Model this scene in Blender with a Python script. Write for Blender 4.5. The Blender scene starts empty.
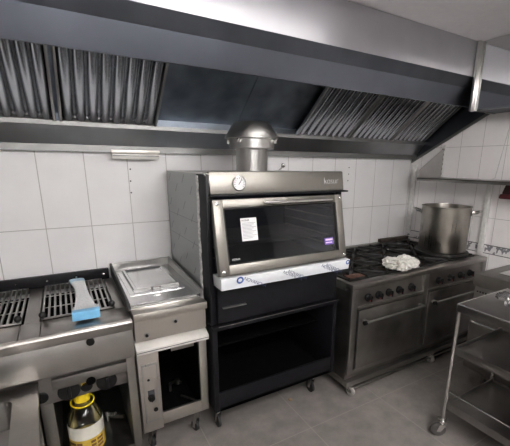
import bpy, bmesh, math, random
from mathutils import Vector, Matrix, noise
random.seed(7)
S = bpy.context.scene
COL = S.collection
PI = math.pi

# ------------------------------------------------------------------ materials
MATS = {}
def _new(name):
    m = bpy.data.materials.new(name); m.use_nodes = True
    nt = m.node_tree; b = nt.nodes['Principled BSDF']
    MATS[name] = m
    return m, nt, b
def plain(name, col, rough=.5, metal=0., coat=0., emis=None, estr=0., spec=.5, var=.12, scale=25.):
    """slightly mottled surface"""
    m, nt, b = _new(name)
    b.inputs['Roughness'].default_value = rough
    b.inputs['Metallic'].default_value = metal
    b.inputs['Specular IOR Level'].default_value = spec
    b.inputs['Coat Weight'].default_value = coat
    if emis:
        b.inputs['Emission Color'].default_value = (*emis, 1); b.inputs['Emission Strength'].default_value = estr
    tc = nt.nodes.new('ShaderNodeTexCoord'); n = nt.nodes.new('ShaderNodeTexNoise')
    n.inputs['Scale'].default_value = scale; n.inputs['Detail'].default_value = 4
    nt.links.new(tc.outputs['Object'], n.inputs['Vector'])
    r = nt.nodes.new('ShaderNodeValToRGB')
    r.color_ramp.elements[0].position = .3; r.color_ramp.elements[1].position = .7
    r.color_ramp.elements[0].color = (*[c*(1-var) for c in col], 1)
    r.color_ramp.elements[1].color = (*[min(1, c*(1+var)) for c in col], 1)
    nt.links.new(n.outputs['Fac'], r.inputs['Fac']); nt.links.new(r.outputs['Color'], b.inputs['Base Color'])
    return m
def steel(name, col=(.58, .57, .55), rough=.32, axis=0, grime=.15, bump=.04, rvar=.12):
    """brushed stainless: noise stretched along the brushing axis"""
    m, nt, b = _new(name)
    b.inputs['Metallic'].default_value = 1
    tc = nt.nodes.new('ShaderNodeTexCoord'); mp = nt.nodes.new('ShaderNodeMapping')
    sc = [160., 160., 160.]; sc[axis] = 2.5
    mp.inputs['Scale'].default_value = sc
    n = nt.nodes.new('ShaderNodeTexNoise'); n.inputs['Scale'].default_value = 1; n.inputs['Detail'].default_value = 2.2
    nt.links.new(tc.outputs['Object'], mp.inputs['Vector']); nt.links.new(mp.outputs['Vector'], n.inputs['Vector'])
    n2 = nt.nodes.new('ShaderNodeTexNoise'); n2.inputs['Scale'].default_value = 5; n2.inputs['Detail'].default_value = 2.2
    nt.links.new(tc.outputs['Object'], n2.inputs['Vector'])
    mr = nt.nodes.new('ShaderNodeMapRange')
    mr.inputs['To Min'].default_value = rough-rvar; mr.inputs['To Max'].default_value = rough+rvar
    mix = nt.nodes.new('ShaderNodeMath'); mix.operation = 'ADD'
    nt.links.new(n.outputs['Fac'], mix.inputs[0]); nt.links.new(n2.outputs['Fac'], mix.inputs[1])
    h = nt.nodes.new('ShaderNodeMath'); h.operation = 'MULTIPLY'; h.inputs[1].default_value = .5
    nt.links.new(mix.outputs[0], h.inputs[0]); nt.links.new(h.outputs[0], mr.inputs['Value'])
    nt.links.new(mr.outputs['Result'], b.inputs['Roughness'])
    r = nt.nodes.new('ShaderNodeValToRGB')
    r.color_ramp.elements[0].position = .35; r.color_ramp.elements[1].position = .65
    r.color_ramp.elements[0].color = (*[c*(1-grime) for c in col], 1); r.color_ramp.elements[1].color = (*col, 1)
    nt.links.new(n2.outputs['Fac'], r.inputs['Fac']); nt.links.new(r.outputs['Color'], b.inputs['Base Color'])
    bp = nt.nodes.new('ShaderNodeBump'); bp.inputs['Strength'].default_value = bump; bp.inputs['Distance'].default_value = .002
    nt.links.new(n.outputs['Fac'], bp.inputs['Height']); nt.links.new(bp.outputs['Normal'], b.inputs['Normal'])
    return m
def tiles(name, col, grout, axes, size, offs, mortar=.006, rough=.25, var=.03, stain=.0, spec=.5):
    """square grid of tiles in the plane of two object axes"""
    m, nt, b = _new(name)
    b.inputs['Roughness'].default_value = rough
    b.inputs['Specular IOR Level'].default_value = spec
    tc = nt.nodes.new('ShaderNodeTexCoord'); sp = nt.nodes.new('ShaderNodeSeparateXYZ')
    nt.links.new(tc.outputs['Object'], sp.inputs[0])
    masks = []
    for ax, s, o in zip(axes, size, offs):
        a = nt.nodes.new('ShaderNodeMath'); a.operation = 'SUBTRACT'; a.inputs[1].default_value = o
        nt.links.new(sp.outputs[ax], a.inputs[0])
        d = nt.nodes.new('ShaderNodeMath'); d.operation = 'DIVIDE'; d.inputs[1].default_value = s
        nt.links.new(a.outputs[0], d.inputs[0])
        pp = nt.nodes.new('ShaderNodeMath'); pp.operation = 'PINGPONG'; pp.inputs[1].default_value = .5
        nt.links.new(d.outputs[0], pp.inputs[0])
        lt = nt.nodes.new('ShaderNodeMath'); lt.operation = 'LESS_THAN'; lt.inputs[1].default_value = mortar/2/s
        nt.links.new(pp.outputs[0], lt.inputs[0]); masks.append(lt)
    mx = nt.nodes.new('ShaderNodeMath'); mx.operation = 'MAXIMUM'
    nt.links.new(masks[0].outputs[0], mx.inputs[0]); nt.links.new(masks[1].outputs[0], mx.inputs[1])
    n = nt.nodes.new('ShaderNodeTexNoise'); n.inputs['Scale'].default_value = 3 if stain == 0 else 7; n.inputs['Detail'].default_value = 8
    n.inputs['Roughness'].default_value = .65
    nt.links.new(tc.outputs['Object'], n.inputs['Vector'])
    r = nt.nodes.new('ShaderNodeValToRGB'); r.color_ramp.elements[0].position = .35; r.color_ramp.elements[1].position = .65
    r.color_ramp.elements[0].color = (*[c*(1-var-stain) for c in col], 1); r.color_ramp.elements[1].color = (*[c*(1+var) for c in col], 1)
    nt.links.new(n.outputs['Fac'], r.inputs['Fac'])
    mc = nt.nodes.new('ShaderNodeMix'); mc.data_type = 'RGBA'
    nt.links.new(mx.outputs[0], mc.inputs['Factor']); nt.links.new(r.outputs['Color'], mc.inputs['A'])
    mc.inputs['B'].default_value = (*grout, 1)
    nt.links.new(mc.outputs['Result'], b.inputs['Base Color'])
    bp = nt.nodes.new('ShaderNodeBump'); bp.inputs['Strength'].default_value = .3; bp.inputs['Distance'].default_value = .002; bp.invert = True
    nt.links.new(mx.outputs[0], bp.inputs['Height']); nt.links.new(bp.outputs['Normal'], b.inputs['Normal'])
    return m
def glass(name, tint, rough=.0, refl=1.5):
    m = bpy.data.materials.new(name); m.use_nodes = True; nt = m.node_tree; nt.nodes.clear()
    o = nt.nodes.new('ShaderNodeOutputMaterial'); t = nt.nodes.new('ShaderNodeBsdfTransparent'); g = nt.nodes.new('ShaderNodeBsdfGlossy')
    t.inputs['Color'].default_value = (*tint, 1); g.inputs['Roughness'].default_value = rough
    f = nt.nodes.new('ShaderNodeFresnel'); f.inputs['IOR'].default_value = refl
    n = nt.nodes.new('ShaderNodeTexNoise'); n.inputs['Scale'].default_value = 9
    tc = nt.nodes.new('ShaderNodeTexCoord'); nt.links.new(tc.outputs['Object'], n.inputs['Vector'])
    mr = nt.nodes.new('ShaderNodeMapRange'); mr.inputs['To Min'].default_value = rough; mr.inputs['To Max'].default_value = rough+.08
    nt.links.new(n.outputs['Fac'], mr.inputs['Value']); nt.links.new(mr.outputs['Result'], g.inputs['Roughness'])
    mx = nt.nodes.new('ShaderNodeMixShader')
    nt.links.new(f.outputs[0], mx.inputs[0]); nt.links.new(t.outputs[0], mx.inputs[1]); nt.links.new(g.outputs[0], mx.inputs[2])
    nt.links.new(mx.outputs[0], o.inputs['Surface']); MATS[name] = m
    return m
def frieze_mat(name):
    m, nt, b = _new(name); b.inputs['Roughness'].default_value = .3
    tc = nt.nodes.new('ShaderNodeTexCoord'); mp = nt.nodes.new('ShaderNodeMapping'); mp.inputs['Scale'].default_value = (1, 17, 15)
    nt.links.new(tc.outputs['Object'], mp.inputs['Vector'])
    w = nt.nodes.new('ShaderNodeTexVoronoi'); w.feature = 'DISTANCE_TO_EDGE'; w.inputs['Scale'].default_value = 2.2
    nt.links.new(mp.outputs['Vector'], w.inputs['Vector'])
    w2 = nt.nodes.new('ShaderNodeTexWave'); w2.inputs['Scale'].default_value = .9; w2.inputs['Distortion'].default_value = 7
    w2.inputs['Detail Scale'].default_value = 1.5
    nt.links.new(mp.outputs['Vector'], w2.inputs['Vector'])
    r = nt.nodes.new('ShaderNodeValToRGB'); r.color_ramp.interpolation = 'CONSTANT'
    r.color_ramp.elements[0].color = (.25, .25, .26, 1); r.color_ramp.elements[1].color = (.80, .79, .78, 1); r.color_ramp.elements[1].position = .36
    nt.links.new(w2.outputs['Color'], r.inputs['Fac']); nt.links.new(r.outputs['Color'], b.inputs['Base Color'])
    return m

steel('steel', (.46, .45, .44)); steel('steel_x', (.42, .405, .385), rough=.33, axis=0); steel('steel_z', rough=.3, axis=2)
steel('hood_steel', (.135, .145, .172), .30, 0, .10, rvar=.06)
steel('hood_dark', (.10, .108, .125), .38, 0, .2)
steel('plenum_steel', (.47, .465, .49), .40, 0, .06, rvar=.05)
steel('filter_steel', (.52, .535, .57), .22, 1, .15, .01)
steel('polished', (.66, .65, .64), .07, 0, .05, .004, .03)
plain('tray_steel', (.74, .72, .68), .4, .2, var=.04)
steel('griddle_steel', (.60, .57, .525), .40, 0, .08)
steel('flue_steel', (.42, .415, .40), .33, 2, .06, .03, .05)
steel('mirror_steel', (.62, .62, .62), .045, 0, .03, 0, .01)
steel('gutter_steel', (.54, .56, .58), .34, 0, .15)
steel('dark_steel', (.36, .345, .33), .38, 0, .3)
steel('range_steel', (.32, .302, .285), .40, 0, .35)
steel('trolley_steel', (.36, .345, .335), .34, 1, .25)
steel('pot_steel', (.38, .355, .32), .30, 2, .22)
steel('chrome', (.75, .74, .72), .12, 2, .05)
steel('worn_steel', (.38, .36, .34), .36, 0, .2)
steel('grid_steel', (.50, .48, .46), .36, 1, .35)
steel('light_steel', (.26, .26, .255), .46, 0, .06)
steel('oven_steel', (.27, .257, .232), .44, 0, .06)
steel('cover_steel', (.72, .72, .72), .22, 0, .1)
plain('film_grey', (.27, .285, .28), .30, .35, var=.05, scale=6)
plain('film_white', (.80, .82, .85), .35, 0, var=.03)
plain('film_torn', (.62, .62, .6), .6, 0, var=.4, scale=60)
plain('blue_ink', (.05, .12, .38), .5)
plain('navy_ink', (.045, .065, .14), .5)
plain('faint_ink', (.42, .46, .56), .5)
plain('seam_ink', (.10, .11, .11), .4)
plain('black_paint', (.007, .007, .009), .42, 0, var=.2, spec=.22)
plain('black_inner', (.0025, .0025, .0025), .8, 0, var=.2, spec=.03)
plain('cast_iron', (.020, .019, .018), .45, .3, var=.4, scale=50)
plain('burnt_iron', (.045, .030, .024), .6, .3, var=.4, scale=30)
plain('rusty', (.11, .05, .035), .7, .2, var=.4, scale=40)
plain('rubber', (.012, .012, .012), .6)
plain('caster_grey', (.055, .052, .05), .5)
plain('caster_pale', (.34, .32, .30), .5)
plain('knob_black', (.009, .009, .009), .4, spec=.2)
plain('red_mark', (.35, .05, .05), .5)
plain('white_paint', (.72, .71, .69), .4)
plain('white_plastic', (.78, .77, .74), .45)
plain('white_paper', (.82, .82, .82), .8, var=.02)
plain('grey_ink', (.33, .33, .35), .8)
plain('dark_ink', (.05, .05, .06), .8)
plain('violet_reflection', (.16, .09, .42), .4, emis=None)  # colours of a purple lamp's reflection, painted on the oven glass
plain('pink_reflection', (.95, .72, .95), .4)
plain('wall_paint', (.72, .71, .70), .7, var=.02)
plain('ceiling_paint', (.82, .80, .81), .75, var=.03)
plain('cloth_white', (.76, .74, .69), .9, var=.15, scale=70)
plain('bristle_white', (.90, .91, .92), .7, var=.12, scale=120)
plain('bristle_blue', (.50, .68, .82), .6, var=.1)
plain('blue_plastic', (.20, .52, .80), .4, var=.1)
plain('yellow_plastic', (.85, .62, .02), .35, var=.03)
plain('oil_yellow', (.42, .33, .10), .12, 0, coat=.6)
plain('oil_label', (.72, .70, .62), .5, var=.03)
plain('label_yellow', (.62, .42, .06), .5)
plain('label_dark', (.18, .09, .03), .5)
plain('dark_red', (.10, .012, .016), .5, var=.2)
plain('darker_red', (.035, .008, .010), .5, var=.2)
plain('scrap_brown', (.28, .19, .11), .8)
plain('lamp_on', (1, 1, 1), .5, emis=(1, .97, .94), estr=1)
plain('pit_ash', (.02, .019, .018), .8)
plain('cable_white', (.62, .60, .60), .5)
plain('brown_grime', (.06, .045, .036), .55, .3, var=.35, scale=20)
plain('far_dark', (.17, .165, .16), .5)
plain('front_wall', (.30, .295, .29), .5)
glass('oven_glass', (.55, .57, .62), .01, 1.5)
glass('bottle_pet', (.88, .875, .83), .06, 1.4)
glass('clear_wrap', (.70, .70, .70), .15, 1.45)
frieze_mat('frieze')
tiles('tile_back', (.88, .875, .87), (.52, .50, .48), (0, 2), (.2545, .50), (-.106, 1.244), .005, .28)
tiles('tile_right', (.93, .90, .89), (.55, .53, .52), (1, 2), (.205, .615), (2.508, 1.205), .004, .25)
tiles('floor_tile', (.20, .183, .168), (.25, .228, .21), (0, 1), (.617, .62), (.59, 1.56), .005, .5, var=.10, stain=.12, spec=.3)
plain('fill_lamp_on', (1, 1, 1), .5, emis=(1, .98, .97), estr=1)  # emission of the added fill lamps
MATS['lamp_on'].node_tree.nodes['Principled BSDF'].inputs['Emission Strength'].default_value = 2.2
MATS['fill_lamp_on'].node_tree.nodes['Principled BSDF'].inputs['Emission Strength'].default_value = 38

# ------------------------------------------------------------------ geometry
class MB:
    def __init__(s): s.bm = bmesh.new()
    def _add(s, verts, faces, M=None):
        vs = [s.bm.verts.new((M @ Vector(v)) if M else v) for v in verts]
        out = []
        for f in faces:
            try: out.append(s.bm.faces.new([vs[i] for i in f]))
            except ValueError: pass
        return vs, out
    def box(s, x0, x1, y0, y1, z0, z1, bev=0., M=None, seg=2):
        v = [(x, y, z) for x in (x0, x1) for y in (y0, y1) for z in (z0, z1)]
        f = [(0, 1, 3, 2), (4, 6, 7, 5), (0, 4, 5, 1), (2, 3, 7, 6), (0, 2, 6, 4), (1, 5, 7, 3)]
        vs, fs = s._add(v, f, M)
        if bev:
            es = list({e for fc in fs for e in fc.edges})
            bmesh.ops.bevel(s.bm, geom=es, offset=bev, segments=seg, affect='EDGES', profile=.5, clamp_overlap=True)
        return s
    def hexa(s, p, bev=0.):
        """8 corners: bottom ring of 4 then top ring of 4"""
        f = [(3, 2, 1, 0), (4, 5, 6, 7), (0, 1, 5, 4), (1, 2, 6, 5), (2, 3, 7, 6), (3, 0, 4, 7)]
        vs, fs = s._add(p, f)
        if bev:
            es = list({e for fc in fs for e in fc.edges})
            bmesh.ops.bevel(s.bm, geom=es, offset=bev, segments=2, affect='EDGES', profile=.5, clamp_overlap=True)
        return s
    def prism(s, poly, axis, a, b, bev=0., M=None):
        """polygon in the two other axes (in xyz order) extruded along axis"""
        n = len(poly)
        def P(p, t):
            q = list(p); q.insert(axis, t); return tuple(q)
        v = [P(p, a) for p in poly]+[P(p, b) for p in poly]
        f = [tuple(range(n)), tuple(range(2*n-1, n-1, -1))]+[(i, (i+1) % n, n+(i+1) % n, n+i) for i in range(n)]
        vs, fs = s._add(v, f, M)
        if bev:
            es = list({e for fc in fs for e in fc.edges})
            bmesh.ops.bevel(s.bm, geom=es, offset=bev, segments=2, affect='EDGES', profile=.5, clamp_overlap=True)
        return s
    def lathe(s, prof, c=(0, 0, 0), seg=40, axis='z', cap=True, M=None):
        """prof: list of (r, t)"""
        v = []; f = []
        for r, t in prof:
            for k in range(seg):
                a = 2*PI*k/seg; ca, sa = r*math.cos(a), r*math.sin(a)
                p = (ca, sa, t) if axis == 'z' else ((ca, t, sa) if axis == 'y' else (t, ca, sa))
                v.append((p[0]+c[0], p[1]+c[1], p[2]+c[2]))
        n = len(prof)
        for i in range(n-1):
            for k in range(seg):
                k2 = (k+1) % seg
                f.append((i*seg+k, i*seg+k2, (i+1)*seg+k2, (i+1)*seg+k))
        if cap:
            f.append(tuple(range(seg))); f.append(tuple(range((n-1)*seg, n*seg)))
        s._add(v, f, M); return s
    def tube(s, pts, r, seg=10, M=None, closed=False):
        pts = [Vector(p) for p in pts]; n = len(pts); rings = []
        up = None
        for i, p in enumerate(pts):
            if closed: t = pts[(i+1) % n]-pts[i-1]
            else: t = pts[min(i+1, n-1)]-pts[max(i-1, 0)]
            t.normalize()
            if up is None: up = t.orthogonal().normalized()
            else:
                up = up-t*up.dot(t)
                up = up.normalized() if up.length > 1e-6 else t.orthogonal().normalized()
            w = t.cross(up)
            rr = r[i] if isinstance(r, (list, tuple)) else r
            rings.append([p+up*rr*math.cos(2*PI*k/seg)+w*rr*math.sin(2*PI*k/seg) for k in range(seg)])
        v = [tuple(q) for ring in rings for q in ring]; f = []
        for i in range(n if closed else n-1):
            j = (i+1) % n
            for k in range(seg): f.append((i*seg+k, i*seg+(k+1) % seg, j*seg+(k+1) % seg, j*seg+k))
        if not closed: f += [tuple(range(seg)), tuple(range((n-1)*seg, n*seg))]
        s._add(v, f, M); return s
    def ball(s, c, r, seg=16):
        prof = [(max(1e-4, r*math.sin(PI*i/10)), -r*math.cos(PI*i/10)) for i in range(11)]
        return s.lathe(prof, c, seg)
    def loft(s, rings, cap=True):
        n = len(rings[0]); v = [p for rg in rings for p in rg]; f = []
        for i in range(len(rings)-1):
            for k in range(n): f.append((i*n+k, i*n+(k+1) % n, (i+1)*n+(k+1) % n, (i+1)*n+k))
        if cap: f += [tuple(range(n)), tuple(range((len(rings)-1)*n, len(rings)*n))]
        s._add(v, f); return s
    def build(s, name, mat, parent=None, smooth=True, origin=None, **props):
        bm = s.bm
        bmesh.ops.recalc_face_normals(bm, faces=bm.faces[:])
        if parent is not None:
            off = root_loc(parent)
        elif origin is not None: off = Vector(origin)
        else:
            xs = [v.co for v in bm.verts]
            off = Vector(((min(c.x for c in xs)+max(c.x for c in xs))/2, (min(c.y for c in xs)+max(c.y for c in xs))/2, min(c.z for c in xs)))
        for v in bm.verts: v.co -= off
        me = bpy.data.meshes.new(name); bm.to_mesh(me); bm.free()
        if smooth:
            me.polygons.foreach_set('use_smooth', [True]*len(me.polygons))
            me.set_sharp_from_angle(angle=math.radians(35))
        me.materials.append(MATS[mat] if isinstance(mat, str) else mat)
        o = bpy.data.objects.new(name, me); COL.objects.link(o)
        if parent is not None: o.parent = parent
        else: o.location = off
        for k, val in props.items(): o[k] = val
        return o
def root_loc(o):
    v = Vector((0, 0, 0))
    while o is not None: v += o.location; o = o.parent
    return v
def thing(name, loc, label, cat, group=None):
    o = bpy.data.objects.new(name, None); o.empty_display_size = .05
    COL.objects.link(o); o.location = loc; o['label'] = label; o['category'] = cat
    if group: o['group'] = group
    return o
def tag(o, label, cat, group=None):
    o['label'] = label; o['category'] = cat
    if group: o['group'] = group
    return o
def struct(name, mb, mat, **k):
    o = mb.build(name, mat, origin=(0, 0, 0), smooth=False); o['kind'] = 'structure'; return o
def copy_thing(o, loc, label, group=None):
    c = o.copy(); COL.objects.link(c); c.location = loc; c['label'] = label
    if group: c['group'] = group
    for ch in list(o.children):
        d = ch.copy(); COL.objects.link(d); d.parent = c
        for g in list(ch.children):
            e = g.copy(); COL.objects.link(e); e.parent = d
    return c
def text_part(name, body, size, M, mat, parent, ext=.0006, thin=0.):
    cu = bpy.data.curves.new(name, 'FONT'); cu.body = body; cu.size = size; cu.extrude = ext; cu.offset = thin*size
    ob = bpy.data.objects.new(name, cu); COL.objects.link(ob)
    bpy.context.view_layer.update()
    dg = bpy.context.evaluated_depsgraph_get()
    me = bpy.data.meshes.new_from_object(ob.evaluated_get(dg))
    bpy.data.objects.remove(ob)
    me.name = name; me.transform(M); me.transform(Matrix.Translation(-root_loc(parent)))
    me.materials.clear(); me.materials.append(MATS[mat])
    o = bpy.data.objects.new(name, me); COL.objects.link(o); o.parent = parent
    return o
# text drawn in its own XY plane, stood up to face the cook (towards -y)
def facing(x, y, z, rot=0.): return Matrix.Translation((x, y, z)) @ Matrix.Rotation(PI/2, 4, 'X') @ Matrix.Rotation(rot, 4, 'Z')
def caster(parent, x, y, top, r=.035, wmat='rubber', lean=.02, plate='chrome', ang=0.):
    """swivel caster: fork is the part, the wheel its sub-part"""
    c, s_ = math.cos(ang), math.sin(ang)
    R = Matrix.Translation((x, y, 0)) @ Matrix.Rotation(ang, 4, 'Z')
    f = MB(); f.box(-.028, .028, -.028, .028, top-.006, top, .001, R)
    f.lathe([(.012, top-.03), (.014, top-.006)], (0, 0, 0), 14, M=R)
    f.box(-.016, .016, -.02, .02, top-.036, top-.028, .002, R)
    for sx in (-1, 1):
        f.prism([(-.02, top-.03), (.02, top-.03), (lean+.012, r-.008), (lean-.012, r-.008)], 0, sx*.0145-.0015, sx*.0145+.0015, 0, R)
    fo = f.build('caster', plate, parent)
    w = MB(); w.lathe([(r*.45, -.011), (r*.8, -.012), (r, -.008), (r, .008), (r*.8, .012), (r*.45, .011)], (0, lean, r), 24, 'x', M=R)
    w.build('wheel', wmat, fo)
    return fo

# ------------------------------------------------------------------ the room
D, XR, ZC = 2.62, 3.236, 2.58
XL, YF = -2.2, -2.2
struct('floor', MB().box(XL, XR, YF, D, -.1, 0), 'floor_tile')
struct('ceiling', MB().box(XL, XR, YF, D, ZC, ZC+.1), 'ceiling_paint')
struct('wall_back', MB().box(XL, XR, D, D+.1, 0, ZC), 'tile_back')
struct('wall_right', MB().box(XR, XR+.1, YF, D+.1, 0, ZC), 'tile_right')
struct('wall_left', MB().box(XL-.1, XL, YF, D+.1, 0, ZC), 'wall_paint')
struct('wall_front', MB().box(XL-.1, XR+.1, YF-.1, YF, 0, ZC), 'front_wall')
for i, (a, b) in enumerate(((.4, 1.735), (1.80, 2.60))):
    struct('trim_%d' % (i+1), MB().box(XR-.004, XR-.0003, a, b, .893, .962), 'frieze')
    for z in (.890, .962): pass
struct('trim_3', MB().box(XR-.0055, XR-.0003, .4, 2.60, .962, .969).box(XR-.0055, XR-.0003, .4, 2.60, .886, .893), 'far_dark')
# white pipe casings on the right wall
o = MB().box(XR-.03, XR-.0005, 1.742, 1.792, .874, 1.515, .008).build('pipe_casing', 'white_plastic')
tag(o, 'white vertical pipe casing on right wall below shelf beside the stockpot', 'pipe casing')
o = MB().box(XR-.03, XR-.0005, 2.548, 2.60, .955, 1.66, .008).build('pipe_casing', 'white_plastic')
tag(o, 'white vertical pipe casing in the far wall corner under the hood', 'pipe casing')
hp = {}
for i, (x, z, w) in enumerate(((.418, 1.607, 'upper'), (.413, 1.529, 'middle'), (.411, 1.452, 'lower'))):
    h = MB().lathe([(.005, 0), (.005, .003), (.003, .004)], (x, D-.0042, z), 12, 'y').build('wall_plug', 'rubber')
    tag(h, '%s of three dark wall plugs in tile joint left of oven' % w, 'wall plug', 'wall plugs left of the oven')
for i, (x, z, w) in enumerate(((2.35, 1.625, 'upper'), (2.35, 1.565, 'middle'), (2.345, 1.505, 'lower'))):
    h = MB().lathe([(.005, 0), (.005, .003), (.003, .004)], (x, D-.0042, z), 12, 'y').build('wall_plug', 'rubber')
    tag(h, '%s of three dark wall plugs right of oven above the range' % w, 'wall plug', 'wall plugs right of the oven')

# ------------------------------------------------------------------ extraction hood
hood = thing('extraction_hood', (1.0, 2.2, 1.675), 'long brushed steel extraction hood along back wall above the cooking line', 'extraction hood')
HX0, HX1 = -1.6, 3.225
MB().prism([(1.84, 2.575), (1.84, 2.325), (1.87, 2.325), (1.87, 2.575)], 0, HX0, HX1).build('plenum', 'plenum_steel', hood)
MB().prism([(1.8405, 2.325), (1.876, 2.25), (1.896, 2.25), (1.87, 2.325)], 0, HX0, HX1).build('dark_band', 'hood_dark', hood, label='darker sloped steel band of the hood')
MB().prism([(1.876, 2.2495), (1.911, 2.122), (1.922, 2.12), (1.925, 2.132), (1.895, 2.2495)], 0, HX0, HX1).build('fascia', 'hood_steel', hood)
MB().box(HX0, HX1, 1.87, D-.001, 2.545, 2.575).build('hood_top', 'hood_dark', hood)
TH = math.radians(38); SL = Vector((0, -math.cos(TH), math.sin(TH))); NL = Vector((0, -math.sin(TH), -math.cos(TH)))
G0 = Vector((0, 2.50, 1.872))
def FP(x, v, n): p = G0+SL*v+NL*n; return (x, p.y, p.z)
# the smooth inner lining behind the filters, with a seam down the open middle bay
def slope_box(mb, x0, x1, v0, v1, n0, n1, bev=0):
    return mb.hexa([FP(x0, v0, n0), FP(x1, v0, n0), FP(x1, v1, n0), FP(x0, v1, n0), FP(x0, v0, n1), FP(x1, v0, n1), FP(x1, v1, n1), FP(x0, v1, n1)], bev)
steel('lining_steel', (.34, .39, .46), .36, 0, .45, .1)
slope_box(MB(), HX0, 1.155, -.02, .80, -.06, -.05).build('lining', 'lining_steel', hood)
slope_box(MB(), 1.159, HX1-.02, -.02, .80, -.06, -.05).build('lining', 'lining_steel', hood)
MB().prism([(D-.001, 1.712), (D-.001, 1.90), (2.53, 1.94), (2.495, 1.874), (2.487, 1.874), (2.487, 1.852), (2.572, 1.752), (2.572, 1.712)], 0, HX0, HX1-.001).build('gutter', 'gutter_steel', hood)
MB().box(HX0, HX1-.002, 2.566, 2.572, 1.713, 1.752).build('gutter_lip', 'light_steel', hood, label='pale lower lip of the hood gutter')
MB().prism([(2.4865, 1.853), (2.4865, 1.877), (2.478, 1.877), (2.478, 1.853)], 0, HX0, HX1-.003).build('gutter_rim', 'light_steel', hood, label='bright upper rim of the hood gutter')
MB().prism([(D-.001, 1.675), (D-.001, 2.56), (1.872, 2.56), (1.872, 2.13), (1.85, 2.09)], 0, HX1-.004, HX1+.004).build('end_panel', 'hood_dark', hood)
MB().prism([(D-.002, 1.672), (D-.002, 1.696), (1.85, 2.112), (1.846, 2.088)], 0, HX1-.016, HX1-.0045).build('edge_trim', 'light_steel', hood, label='pale folded edge along the sloped hood end')
# grease drawer hanging below the gutter
gd = thing('grease_drawer', (.45, 2.57, 1.668), 'small pale steel grease drawer hung under hood gutter left of oven', 'grease drawer')
MB().box(.306, .596, 2.545, 2.585, 1.672, 1.7115, .002).build('drawer_box', 'tray_steel', gd)
MB().box(.302, .600, 2.535, 2.545, 1.704, 1.728, .002).build('drawer_flange', 'griddle_steel', gd)
MB().box(.308, .594, 2.540, 2.5445, 1.690, 1.694).build('drawer_slot', 'seam_ink', gd)
# baffle filters (each lifts out)
def baffle_filter(x0, w, label, nb, length=.60):
    f = thing('baffle_filter', FP(x0+w/2, 0, 0), label, 'grease filter', 'baffle filters in the hood')
    fr = MB()
    slope_box(fr, x0, x0+.014, 0, length, -.012, .014, .002); slope_box(fr, x0+w-.014, x0+w, 0, length, -.012, .014, .002)
    slope_box(fr, x0, x0+w, 0, .016, -.012, .012, .002); slope_box(fr, x0, x0+w, length-.02, length, -.012, .014, .002)
    fr.build('filter_frame', 'steel', f)
    bk = MB(); slope_box(bk, x0+.01, x0+w-.01, .01, length-.01, -.026, -.022); bk.build('filter_back', 'black_paint', f)
    b = MB(); pit = (w-.028)/nb
    for i in range(nb):
        xc = x0+.014+pit*(i+.5); hw = pit*.42
        rings = []
        for v, sc, dn in ((.018, .55, -.012), (.024, .85, -.003), (.034, 1, 0), (length-.02, 1, 0)):
            ring = []
            for k in range(9):
                a = PI*k/8
                ring.append(FP(xc-hw*sc*math.cos(a), v, dn+.024*sc*math.sin(a)-.006))
            ring.append(FP(xc+hw*sc, v, -.018)); ring.append(FP(xc-hw*sc, v, -.018))
            rings.append(ring)
        b.loft(rings)
        # the second, set-back row of troughs between the ridges
        if i < nb-1:
            xg = xc+pit/2
            slope_box(b, xg-pit*.10, xg+pit*.10, .02, length-.02, -.022, -.016)
    b.build('baffles', 'filter_steel', f)
    return f
baffle_filter(-1.005, .50, 'leftmost steel baffle filter partly outside the frame in hood', 8)
baffle_filter(-.475, .50, 'steel baffle filter at left edge of the hood row', 8)
baffle_filter(.043, .536, 'steel baffle filter left of the smooth open hood bay', 8)
baffle_filter(1.66, .535, 'steel baffle filter just right of the oven flue cap', 8)
baffle_filter(2.21, .515, 'middle steel baffle filter of right hand hood bay', 8)
baffle_filter(2.735, .455, 'rightmost steel baffle filter beside the sloped hood end', 7)

# polished steel box hanging at the ceiling on the right
bx = thing('extractor_box', (3.09, 1.2, 2.075), 'polished steel box hung from ceiling at top right above wall shelf', 'extractor box')
def panel_box(): return MB()
MB().box(2.912, 2.922, .75, 1.8145, 2.075, 2.574).build('side_panel', 'mirror_steel', bx)
MB().box(2.922, 3.232, .75, .76, 2.075, 2.574).build('end_panel', 'polished', bx)
MB().box(2.922, 3.224, 1.816, 1.834, 2.075, 2.574).build('end_panel', 'polished', bx)
MB().box(2.9225, 3.232, .76, 1.8155, 2.082, 2.092).build('bottom_panel', 'hood_dark', bx)
MB().box(2.908, 2.9115, .75, 1.814, 2.073, 2.086).build('edge_bead', 'chrome', bx)
MB().box(2.908, 2.9115, 1.803, 1.814, 2.0865, 2.574).build('edge_bead', 'chrome', bx)
MB().box(2.868, 2.9115, 1.8145, 1.834, 2.073, 2.574, .001).build('corner_flange', 'steel_z', bx, label='pale vertical steel flange joining box to hood')

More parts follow.
